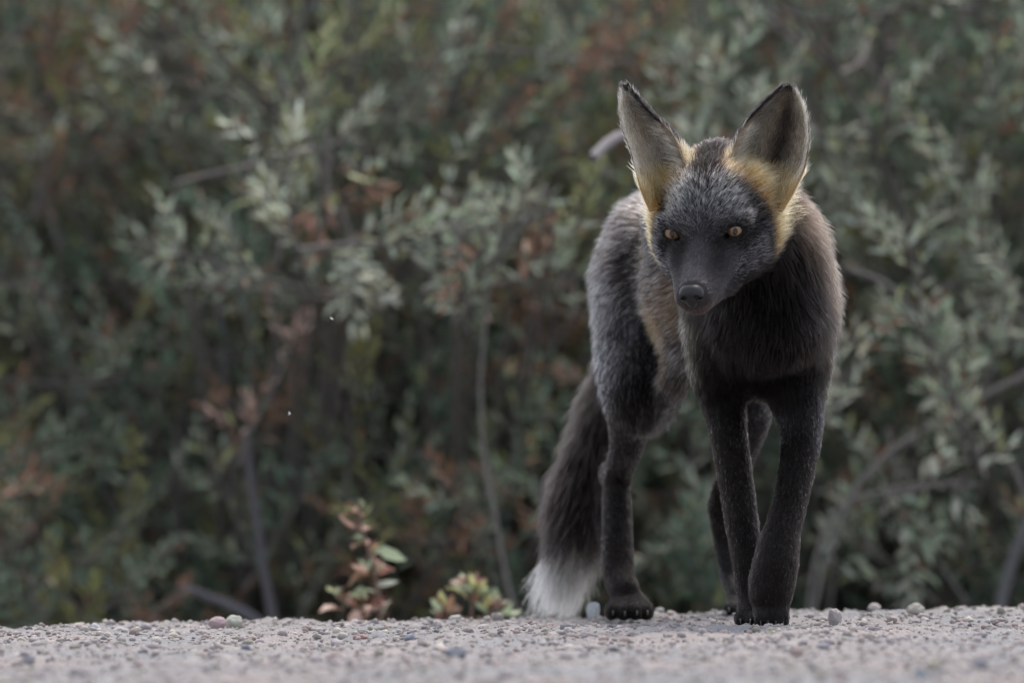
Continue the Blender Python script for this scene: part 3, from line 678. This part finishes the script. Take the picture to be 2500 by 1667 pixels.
# ---- colour regions (fur patches, with a lit leg fringe painted in); px,py,Y centre, radius, root colour, tip colour, tip share, length(m), lift
K = (.0095,.0075,.0068); K2 = (.020,.018,.019); SG = (.32,.30,.30); BR = (.052,.041,.037); BRT = (.235,.20,.185)
TAN = (.40,.24,.10); TANL = (.62,.44,.25); WH = (.60,.56,.50); GB_ = (.040,.035,.034)
blobs = [
 (1500,560,.36,.05, (.024,.019,.017),(.38,.33,.315),.55,0.0168), (1560,470,.34,.05, (.030,.024,.022),(.42,.37,.355),.7,0.0168), (1480,760,.34,.05,(.022,.019,.019),(.42,.38,.38),.7,0.0154),
 (1555,640,.30,.03, K,SG,.22,0.0154), (1530,870,.29,.045,K2,(.34,.34,.38),.6,0.0126), (1580,960,.27,.03,K,(.2,.2,.22),.2,0.0098),
 (1640,620,.12,.05, BR,BRT,.45,0.0168), (1640,740,.14,.04,(.075,.050,0.0312),BRT,.45,0.0154),(1590,560,.25,.03,(.05,.04,0.0281),BRT,.4,0.0168),
 (1598,832,.22,.020,(.20,.12,0.0429),(.34,.22,.11),.5,0.0154), (1660,900,.18,.035,(.035,.03,.03),(.24,.225,.22),.5,0.0168),(1620,1040,.25,.03,(.03,.027,.027),(.22,.21,.21),.5,0.0154),
 (1688,800,.03,.019,(.035,.03,0.0210),(.36,.33,.32),.5,0.0140), (1704,880,.05,.017,(.03,.027,0.0196),(.30,.28,.28),.45,0.0126),
 (1800,820,-.02,.075,(.0075,.0062,.006),(.020,.018,.018),.2,.014), (1865,700,-.03,.066,(.0075,.0062,.006),(.020,.018,.018),.2,0.0196), (1870,890,.03,.062,(.0075,.0062,.006),(.020,.018,.018),.2,.010),
 (1930,800,.03,.035,K2,(.10,.085,0.0663),.25,0.0168), (2000,830,.06,.025,(.03,.025,0.0175),(.28,.24,.23),.45,0.0140),(2000,950,.06,.02,(.022,.02,0.0140),(.26,.23,.22),.35,0.0105),
 (2000,600,.02,.036,(.15,.098,.068),(.42,.30,.215),.5,0.0224), (1945,640,.0,.030,(.075,.050,.038),(.26,.19,.15),.45,0.0224), (1990,700,.03,.030,(.12,.080,.058),(.36,.265,.20),.45,0.0210),
 (1930,560,-.03,.020,(.16,.10,.065),(.36,.26,.19),.6,0.0182),(1990,760,.04,.022,(.04,.034,.03),(.22,.18,.16),.4,0.0182),
 (1765,960,.05,.03,(.006,.005,.005),(.03,.028,.028),.2,.008), (1948,960,.04,.03,(.006,.005,.005),(.04,.036,.036),.2,.008),
 (1780,1080,.06,.04,K,(0.300,0.285,0.285),0.15,0.0054), (1812,1250,.03,.04,K,(0.300,0.285,0.285),0.15,0.0048), (1835,1450,0,.04,K,(0.210,0.199,0.199),0.10,0.0048),
 (1826,1000,.09,.012,(.10,.065,0.0390),(.34,.24,.19),.5,0.0060), (1845,1130,.06,.010,(.08,.055,0.0312),(.30,.22,.17),.5,0.0054),  # brown fringe behind the foreleg, its lit edge painted into the colour
 (1955,1020,.05,.04,K2,(0.300,0.285,0.285),0.15,0.0060), (1945,1150,.0,.04,K,(0.300,0.285,0.285),0.15,0.0054), (1895,1380,-.07,.05,K,(0.210,0.199,0.199),0.10,0.0048),(1880,1510,-.08,.018,K,(.05,.035,.03),.3,0.0042),
 (1530,1080,.30,.035,K2,(.2,.18,.18),.25,0.0060), (1510,1250,.34,.04,K,(0.300,0.285,0.285),0.15,0.0048),(1513,1370,.30,.035,K,(.2,.2,.22),.16,0.0048),(1530,1490,.27,.03,K,(.06,.055,0.0429),.1,0.0036),
 (1780,1050,.33,.05,K2,(0.300,0.285,0.285),0.15,0.0060),(1765,1250,.42,.04,K,(0.300,0.285,0.285),0.15,0.0048),(1790,1420,.4,.05,K2,(0.300,0.285,0.285),0.15,0.0048),
 (1500,800,.50,.05,(.020,.015,.013),(.14,.115,.105),.3,0.0210),(1430,1000,.50,.05,(.016,.012,.010),(.12,.098,.088),.3,0.0281),(1405,1180,.48,.05,(.013,.010,.009),(.09,.072,.066),.25,0.0312),
 (1400,1270,.47,.034,(.010,.0075,.007),(.05,.04,.037),.2,0.0328),(1350,1390,.455,.020,(.66,.62,.55),(.80,.77,.72),.6,0.0390),(1402,1410,.45,.020,(.70,.66,.60),(.84,.81,.76),.6,0.0406),
 (1700,520,.15,.07,K2,(.28,.25,.25),.4,0.0182),(1820,560,.05,.05,(.03,.025,0.0175),(.2,.17,.16),.3,0.0196),
]
BP = np.array([P(b[0], b[1], b[2]) for b in blobs]); BRD = np.array([b[3] for b in blobs])
BV = np.array([[*b[4], *b[5], b[6], b[7]] for b in blobs])
def blob_attr(V):
    out = np.zeros((len(V), 8)); 
    for s0 in range(0, len(V), 20000):
        v = V[s0:s0 + 20000]; d = np.linalg.norm(v[:, None] - BP[None], axis=-1) / BRD
        wgt = 1 / (.05 + d) ** 6; wgt /= wgt.sum(1, keepdims=True); out[s0:s0 + 20000] = wgt @ BV
    return out
segs = []
for k_, ch in chains.items():
    for (a, ra), (b, rb) in zip(ch[:-1], ch[1:]): segs.append((a, b, (ra + rb) / 2))
segs += [(P(1845, 650, -.02), P(1770, 860, .02), .034), (P(1880, 650, -.02), P(1940, 860, .02), .034), (P(1860, 640, -.03), P(1858, 880, .0), .03)]
def flow(V):
    acc = np.zeros((len(V), 3)); ws = np.zeros(len(V))
    for a, b, rr in segs:
        ab = b - a; t = np.clip(((V - a) @ ab) / (ab @ ab), 0, 1); d = np.linalg.norm(V - a - t[:, None] * ab, axis=1)
        wt = np.exp(-(d - rr) / .010); wt = np.minimum(wt, 50); acc += wt[:, None] * norm(ab); ws += wt
    return acc / np.maximum(ws, 1e-6)[:, None]
def head_attr(V):
    """root(3) tip(3) share length lift flow(3) from head-local position"""
    q = (V - HO) @ HM; x, y, z = q.T; ax_ = np.abs(x); n = len(V)
    A = np.zeros((n, 9)); A[:] = [*K, *SG, .5, .010, .35]
    def g(cx, cy, cz, r, sx=None):
        d2 = ((x if sx is None else ax_) - cx) ** 2 + (y - cy) ** 2 + (z - cz) ** 2
        return np.exp(-d2 / r ** 2)
    def lay(wgt, vals):
        wgt = np.clip(wgt, 0, 1)[:, None]; A[:] = A * (1 - wgt) + np.array(vals) * wgt
    lay(smooth01((y + .005) / .02), [.042,.040,.044,.11,.105,.11,.35,.0035,.12])            # muzzle, short smooth
    lay(smooth01((.012 - z) / .02) * smooth01((.02 - y) / .02), [.016,.015,.017,.16,.16,.18,.30,.009,.25])      # side of face
    lay(g(.034,.000,-.032,.020,1) * 1.4, [.018,.018,.022,.50,.50,.55,.55,.006,.22])            # silver flecks on cheeks
    lay(g(.030,.004,-.001,.0145,1) * 1.6, [.005,.004,.004, .02,.02,.022,.1,.0035,.12])                          # dark eye surround
    lay(g(.016,.018,-.014,.012,1) * 1.5, [*K, .02,.02,.022,.1,.003,.1])                          # dark tear line
    lay(g(.0,.006,.008,.020) * 1.05, [.014,.014,.016,.85,.85,.88,.9,.006,.2])                      # brow centre
    lay(g(.022,-.010,.026,.026,1) * 1.3, [.014,.014,.016,.85,.85,.88,.9,.009,.26])
    lay(g(.0,-.022,.036,.018) * 1.1, [.014,.014,.016,.80,.80,.84,.85,.009,.26])
    lay(g(.0,-.066,.062,.024) * 1.8, [*K,.10,.10,.13,.15,.008,.2])                               # black crown
    zi = V[:, 2] - HO[2]; xi = V[:, 0] - HO[0]; dd = np.where(xi < 0, ((-xi - .0153) * .047 + (zi - .063) * .0317) / .0567, ((xi - .016) * .047 + (zi - .063) * .055) / .0723)
    lay(smooth01((dd + .005) / .013) * smooth01((ax_ - .012) / .006) * smooth01((zi - .002) / .02) * .97 , [.32,.185,.068,.70,.46,.20,.62,.014,.42])      # tan beneath the ears
    lay(smooth01((x - .043) / .008) * smooth01((z + .050) / .03) * smooth01((-.030 - y) / .012), [.42,.26,.11,.74,.52,.27,.6,.018,.45])
    lay(smooth01((-x - .041) / .008) * smooth01((z + .06) / .03) * smooth01((-.02 - y) / .015), [.40,.25,.105,.72,.51,.26,.6,.016,.4])
    lay(g(.024,-.050,.062,.010,1) * 1.5, [.42,.30,.15,.72,.56,.32,.6,.008,.3])
    lay(smooth01((-.040 - z) / .012) * smooth01((.045 - y) / .02), [*K,.035,.03,.03,.2,.010,.25])                               # throat
    lay(smooth01((y - .04) / .02) * smooth01((-.050 - z) / .008), [.060,.040,.032,.15,.10,.085,.35,.004,.12])    # chin and lip
    lay(g(.013,.072,-.050,.012,1) * .8, [.05,.04,.04,.13,.11,.11,.3,.0025,.1])
    for tq in (0, .33, .66, 1): lay(g(.0165, .020 + .026 * tq, -.013 - .014 * tq, .0085, 1) * .75, [.008,.007,.007,.018,.018,.02,.15,.0032,.1])
    lay(smooth01((.018 - ax_) / .007) * smooth01((zi - .044) / .012), [*K,.07,.07,.08,.2,.009,.22])
    lay(smooth01((-.074 - y) / .010) * smooth01((.036 - ax_) / .01) * smooth01((zi - .03) / .02), [.018,.013,.012,.11,.09,.088,.3,.010,.25])
    fl = np.stack([np.sign(x) * (.25 + .9 * smooth01(ax_ / .05)) * smooth01(ax_ / .01), -np.ones(n), .45 * smooth01((z + .01) / .03) - .5 * smooth01((-z - .03) / .03) ], -1)
    return A, norm(fl @ HM.T)
def body_attr(V):
    B = blob_attr(V); lowf = smooth01((.045 - (V[:, 2] - road_z(V[:, 0], np.minimum(V[:, 1], .3)))) / .03) * (V[:, 1] < .42); B[:, 7] = B[:, 7] * (1 - lowf) + .0032 * lowf; fl = flow(V) + np.array([0, 0, -.35])
    return np.concatenate([B, np.minimum(.40, B[:, 7:8] * 18 + .06)], 1), norm(fl)
# vertex sets
parts = []
Nb = vnormals(Vb, Fb); 
if (Nb * (Vb - chest)).sum(1)[np.linalg.norm(Vb - chest, axis=1) < .12].mean() < 0: Fb = Fb[:, ::-1]; Nb = -Nb
Nh = vnormals(Vh, Fh)
if (Nh * (Vh - H(0,-.04,0))).sum(1)[loc[:, 1] < .0].mean() < 0: Fh = Fh[:, ::-1]; Nh = -Nh
Ab, flb = body_attr(Vb); Ah, flh = head_attr(Vh)
# blend the head colours into the body near the join
w_ = smooth01((Vh[:, 1] - (HO[1] + .070)) / .045)[:, None]
Bh, fbh = body_attr(Vh); Ah = Ah * (1 - w_) + Bh * w_; flh = norm(flh * (1 - w_) + fbh * w_)
def ear_attr(E, side):
    V_, F_, N_, vv, uu = E; n = len(vv)
    A = np.zeros((2 * n, 9)); fl = np.zeros((2 * n, 3)); NN = np.concatenate([N_, -N_])
    edge = np.minimum(uu, 1 - uu)
    # inside: buff hair, shadow deep in the cup painted as a dark band
    A[:n] = [.42,.34,.25,.88,.78,.60,.6,.013,.45]
    deep = np.exp(-((uu - (.20 if side < 0 else .80)) / (.14 if side < 0 else .16)) ** 2) * (.5 if side < 0 else 1.0); tip = smooth01((vv - .72) / .2)
    deepc = (deep * (1 - .4 * tip))[:, None]
    A[:n] = A[:n] * (1 - deepc) + np.array([.035,.028,.026,.14,.115,.10,.4,.007,.2]) * deepc
    lay = smooth01(((.34 + .16 * np.clip((np.where(side < 0, uu, 1 - uu) - .6) / .3, 0, 1)) - vv) / .16)[:, None]; A[:n] = A[:n] * (1 - lay) + np.array([.38,.23,.09,.74,.52,.26,.6,.019,.6]) * lay
    rimk = (smooth01((vv - .88) / .08))[:, None]; A[:n] = A[:n] * (1 - rimk) + np.array([*K2,.05,.045,.045,.3,.004,.3]) * rimk
    # long tufts along the medial edge
    med = (uu > .5) if side < 0 else (uu < .5)
    me_ = (np.where(med, smooth01((.36 - edge) / .12), 0) * smooth01((.82 - vv) / .25))
    A[:n, 7] = A[:n, 7] * (1 - me_) + .019 * me_; A[:n, 8] = A[:n, 8] * (1 - me_) + .55 * me_
    A[:n, :6] = A[:n, :6] * (1 - me_[:, None]) + np.array([.40,.31,.22,.88,.76,.58]) * me_[:, None]
    bk = (smooth01((.09 - edge) / .05) * smooth01((vv - .5) / .15) * ((uu > .5) if side < 0 else (uu < .5)))[:, None]; A[:n] = A[:n] * (1 - bk) + np.array([*K2,.04,.035,.035,.2,.005,.2]) * bk
    fl[:n] = norm(np.array([-.9 if side < 0 else .9, -.3, .35]))
    fl[:n][~med] = norm([.25 * side, -.2, 1])
    A[n:] = [*K, .012,.010,.010,.1,.004,.15]
    lo = smooth01((.42 - vv) / .16)[:, None]; latc = np.ones((n, 1), bool)
    A[n:] = np.where(latc, A[n:] * (1 - lo) + np.array([.36,.25,.13,.68,.53,.32,.6,.011,.35]) * lo, A[n:])
    fl[n:] = norm([.1 * side, .2, 1])
    return V_, F_, NN, A, fl
eA = ear_attr(earA, -1); eB = ear_attr(earB, 1)

# merge everything into ONE body mesh
Vs = [Vb, Vh, eA[0], eB[0]]; Fs = [Fb, Fh, eA[1], eB[1]]; Ns = [Nb, Nh, eA[2], eB[2]]; As = [Ab, Ah, eA[3], eB[3]]; Fl = [flb, flh, eA[4], eB[4]]
off = np.cumsum([0] + [len(v) for v in Vs[:-1]])
V = np.concatenate(Vs); F = np.concatenate([f_ + o for f_, o in zip(Fs, off)]); N = np.concatenate(Ns); A = np.concatenate(As); FL = np.concatenate(Fl)
part_id = np.concatenate([np.full(len(v), i) for i, v in enumerate(Vs)])
fx = empty('fox', (P(1700, 1500, .12)[0], .12, float(road_z(P(1700, 1500, .12)[0], .12))))
tag(fx, 'dark silver and black fox with white tail tip walking towards the camera', 'fox')
m_skin = mat('fox_skin', rough=.8, spec=.2, attr='Col')
body = mesh_obj('body', V, F, m_skin, fx, col=A[:, :3] * .8)

# ---- fur as hair curves
def sample(V, F, N, A, FL, dens_v, total, rng):
    tri = np.concatenate([F[:, [0, 1, 2]], F[:, [0, 2, 3]]])
    ar = np.linalg.norm(np.cross(V[tri[:, 1]] - V[tri[:, 0]], V[tri[:, 2]] - V[tri[:, 0]]), axis=1) * .5 * dens_v[tri].mean(1)
    t = rng.choice(len(tri), total, p=ar / ar.sum()); a = rng.random(total); b = rng.random(total); m = a + b > 1; a[m] = 1 - a[m]; b[m] = 1 - b[m]
    wq = np.stack([1 - a - b, a, b], -1)[..., None]; T = tri[t]
    f3 = lambda X: (X[T] * wq).sum(1)
    return f3(V), norm(f3(N)), f3(A), f3(FL), part_id[T[:, 0]]
rng = np.random.default_rng(3)
hq = (V - HO) @ HM
dens = np.interp(A[:, 7], [.003, .008, .02, .05], [2.6, 1.9, 1.15, 1.3])
dens = dens * np.where(part_id >= 1, 1.6, 1.0)
# hidden surfaces need no fur: body mesh inside the head block, head skin inside body
for s, e in EY:    # no hair on the eye opening
    d = np.linalg.norm((hq - (e + np.array([s * .0012, .008, -.001]))) / np.array([.0085, .014, .0066]), axis=1); dens[d < 1] = 0
dn = np.linalg.norm((hq - np.array([0, .079, -.040])) / np.array([.0135, .013, .0125]), axis=1); dens[dn < 1] = 0
TOT = 420000
p0, nn, a, fl, pid = sample(V, F, N, A, FL, dens, TOT, rng)
n = len(p0)
# neighbouring hairs borrow each other's colour, so the patches interlock instead of meeting at a line
jit = rng.normal(size=(n, 3)); mh = pid == 1; mb = pid == 0
ah, _ = head_attr(p0[mh] + jit[mh] * .0030); ab_, _ = body_attr(p0[mh] + jit[mh] * .003); wj = smooth01((p0[mh, 1] - (HO[1] + .070)) / .045)[:, None]
a[mh, :7] = (ah * (1 - wj) + ab_ * wj)[:, :7]
a[mb, :7] = body_attr(p0[mb] + jit[mb] * np.clip(a[mb, 7:8] * .30, .002, .009))[0][:, :7]
tang = norm(fl - nn * (fl * nn).sum(1, keepdims=True) + rng.normal(size=(n, 3)) * .05)
guard = rng.random(n) < .36
clump = vnoise(p0, 110); clump2 = np.stack([vnoise(p0, 70), vnoise(p0 + 5, 70), vnoise(p0 + 11, 70)], -1)
L = a[:, 7] * np.where(guard, rng.uniform(.85, 1.4, n), rng.uniform(.5, .85, n)) * (1 + .15 * clump)
lift = a[:, 8] * np.where(guard, 1.15, .8)
NP = 6; t = np.linspace(0, 1, NP)
side = np.cross(nn, tang)
d0 = norm(tang + nn * (lift * 1.7)[:, None] + rng.normal(size=(n, 3)) * .09 + clump2 * .12)
d1 = norm(tang + nn * (lift * .35)[:, None] + rng.normal(size=(n, 3)) * .17 + clump2 * .20 + np.array([0, 0, -.12]) * (a[:, 7:8] > .015))
pos = p0[:, None] + L[:, None, None] * (d0[:, None] * (t - .5 * t * t)[None, :, None] + d1[:, None] * (.5 * t * t)[None, :, None])
rad = np.where(a[:, 7] < .006, .00013, np.where(a[:, 7] > .03, .00022, .00017)) * np.where(guard, 1.3, .95)
radp = rad[:, None] * np.array([1, 1, .95, .8, .55, .15])[None]
tipm = (rng.random(n) < a[:, 6])
tipm &= guard | (rng.random(n) < .35) | (a[:, 6] > .5)
tstart = rng.uniform(.25, .6, n) - .15 * (pid == 1)
wt = smooth01((t[None] - tstart[:, None]) / .25) * tipm[:, None]
colr = a[:, None, :3] * (1 - wt[..., None]) + a[:, None, 3:6] * wt[..., None]
ev = (pid >= 2)[:, None, None]; colr = colr * np.where(ev, rng.uniform(.6, 1.7, (n, 1, 1)) * (1 + .5 * vnoise(p0 * np.array([1, 1, 1.6]), 260)[:, None, None]), rng.uniform(.75, 1.25, (n, 1, 1))) * (1 + .22 * clump[:, None, None])
def hair_obj(name, pos, radp, colr, m, parent):
    n, k, _ = pos.shape
    hc = bpy.data.hair_curves.new(name); hc.add_curves([k] * n)
    off = np.array(parent.location, np.float32)
    hc.attributes['position'].data.foreach_set('vector', (pos - off).astype(np.float32).ravel())
    ra = hc.attributes.get('radius') or hc.attributes.new('radius', 'FLOAT', 'POINT')
    ra.data.foreach_set('value', radp.astype(np.float32).ravel())
    ca = hc.attributes.new('hcol', 'FLOAT_COLOR', 'POINT'); c4 = np.ones((n * k, 4), np.float32); c4[:, :3] = np.clip(colr.reshape(-1, 3), .002, .95)
    ca.data.foreach_set('color', c4.ravel())
    hc.materials.append(m); o = bpy.data.objects.new(name, hc); C.objects.link(o); o.parent = parent
    return o
m_hair = bpy.data.materials.new('fox_fur'); m_hair.use_nodes = True; t_ = m_hair.node_tree; t_.nodes.clear()
hb = t_.nodes.new('ShaderNodeBsdfHairPrincipled'); hb.parametrization = 'COLOR'
hb.inputs['Roughness'].default_value = .38; hb.inputs['Radial Roughness'].default_value = .55; hb.inputs['IOR'].default_value = 1.13
at = t_.nodes.new('ShaderNodeAttribute'); at.attribute_name = 'hcol'; ho = t_.nodes.new('ShaderNodeOutputMaterial')
t_.links.new(at.outputs['Color'], hb.inputs['Color']); t_.links.new(hb.outputs[0], ho.inputs[0])
hair_obj('fur', pos, radp, colr, m_hair, fx)

# ---- eyes
def eye_mat():
    m = bpy.data.materials.new('amber_eye'); m.use_nodes = True; t = m.node_tree; b = t.nodes['Principled BSDF']
    b.inputs['Roughness'].default_value = .08; b.inputs['Coat Weight'].default_value = .6; b.inputs['Coat Roughness'].default_value = .03
    a = t.nodes.new('ShaderNodeAttribute'); a.attribute_name = 'Col'; t.links.new(a.outputs['Color'], b.inputs['Base Color']); return m
m_eye = eye_mat(); IV5, IF5 = icosphere(5)
for s, e in EY:
    c = H(e[0], e[1], e[2]); rr = .0104
    look = norm(HM @ np.array([s * .10, 1, -.02]) + np.array([.12, 0, 0])); lx = norm(np.cross(look, [0, 0, 1])); lz = np.cross(lx, look)
    lx_, lz_ = IV5 @ lx, IV5 @ lz; fr = IV5 @ look
    ang = np.arctan2(lz_, lx_); d = np.sqrt(lx_ ** 2 + lz_ ** 2)
    iris = np.array([.20, .12, .058]) * (1 + .25 * np.sin(ang * 31)[:, None] * .6) * (1.05 - .55 * smooth01((d - .35) / .35))[:, None]
    pup = np.sqrt((lx_ / .75) ** 2 + (lz_ / 1.25) ** 2)
    cc = np.where((d[:, None] < .70) & (fr[:, None] > 0), iris, np.array([.012, .010, .010])); k = smooth01((pup - .27) / .07)[:, None]
    cc = cc * k + np.array([.003, .003, .004]) * (1 - k)
    mesh_obj('eye', IV5 * rr + c, IF5, m_eye, fx, col=cc)
# ---- nose
FN = Field(H(0, .078, -.04) - .022, H(0, .078, -.04) + .022, .0006)
FN.ell(H(0, .076, -.0370), (.0112, .0095, .0075), HM, .004)
FN.ell(H(.0052, .080, -.0405), (.0068, .0062, .0062), HM, .004); FN.ell(H(-.0052, .080, -.0405), (.0068, .0062, .0062), HM, .004)
FN.ell(H(0, .0785, -.0470), (.0052, .0060, .0060), HM, .004)
for s in (-1, 1):
    FN.ell(H(s * .0058, .0862, -.0415), (.0026, .0040, .0022), HM, .0015, cut=True); FN.ell(H(s * .0092, .0835, -.0425), (.0022, .004, .0012), HM, .001, cut=True)
FN.cap(H(0, .0868, -.040), H(0, .0845, -.052), .0005, .0006, .0012, cut=True)
Vn, Fn = FN.mesh(); Nn = vnormals(Vn, Fn)
if (Nn * (Vn - H(0, .078, -.041))).sum(1).mean() < 0: Fn = Fn[:, ::-1]
m_nose = mat('nose_leather', (.006, .006, .007), .42, .4); add_bump(m_nose, 1400, .35, .0004)
mesh_obj('nose', Vn, Fn, m_nose, fx)
# ---- claws
m_claw = mat('claw_horn', (.03, .027, .025), .3, .5)
for q in toes:
    TB = Tubes(); tt = np.linspace(0, 1, 5)[:, None]
    pts = q + np.array([0, -.008, 0]) * tt + np.array([0, 0, -.0045]) * tt ** 2 + np.array([0, .003, .001])
    TB.add(pts, .0012, .0003, (.03, .027, .025), 6); TB.build('claw', m_claw, fx)
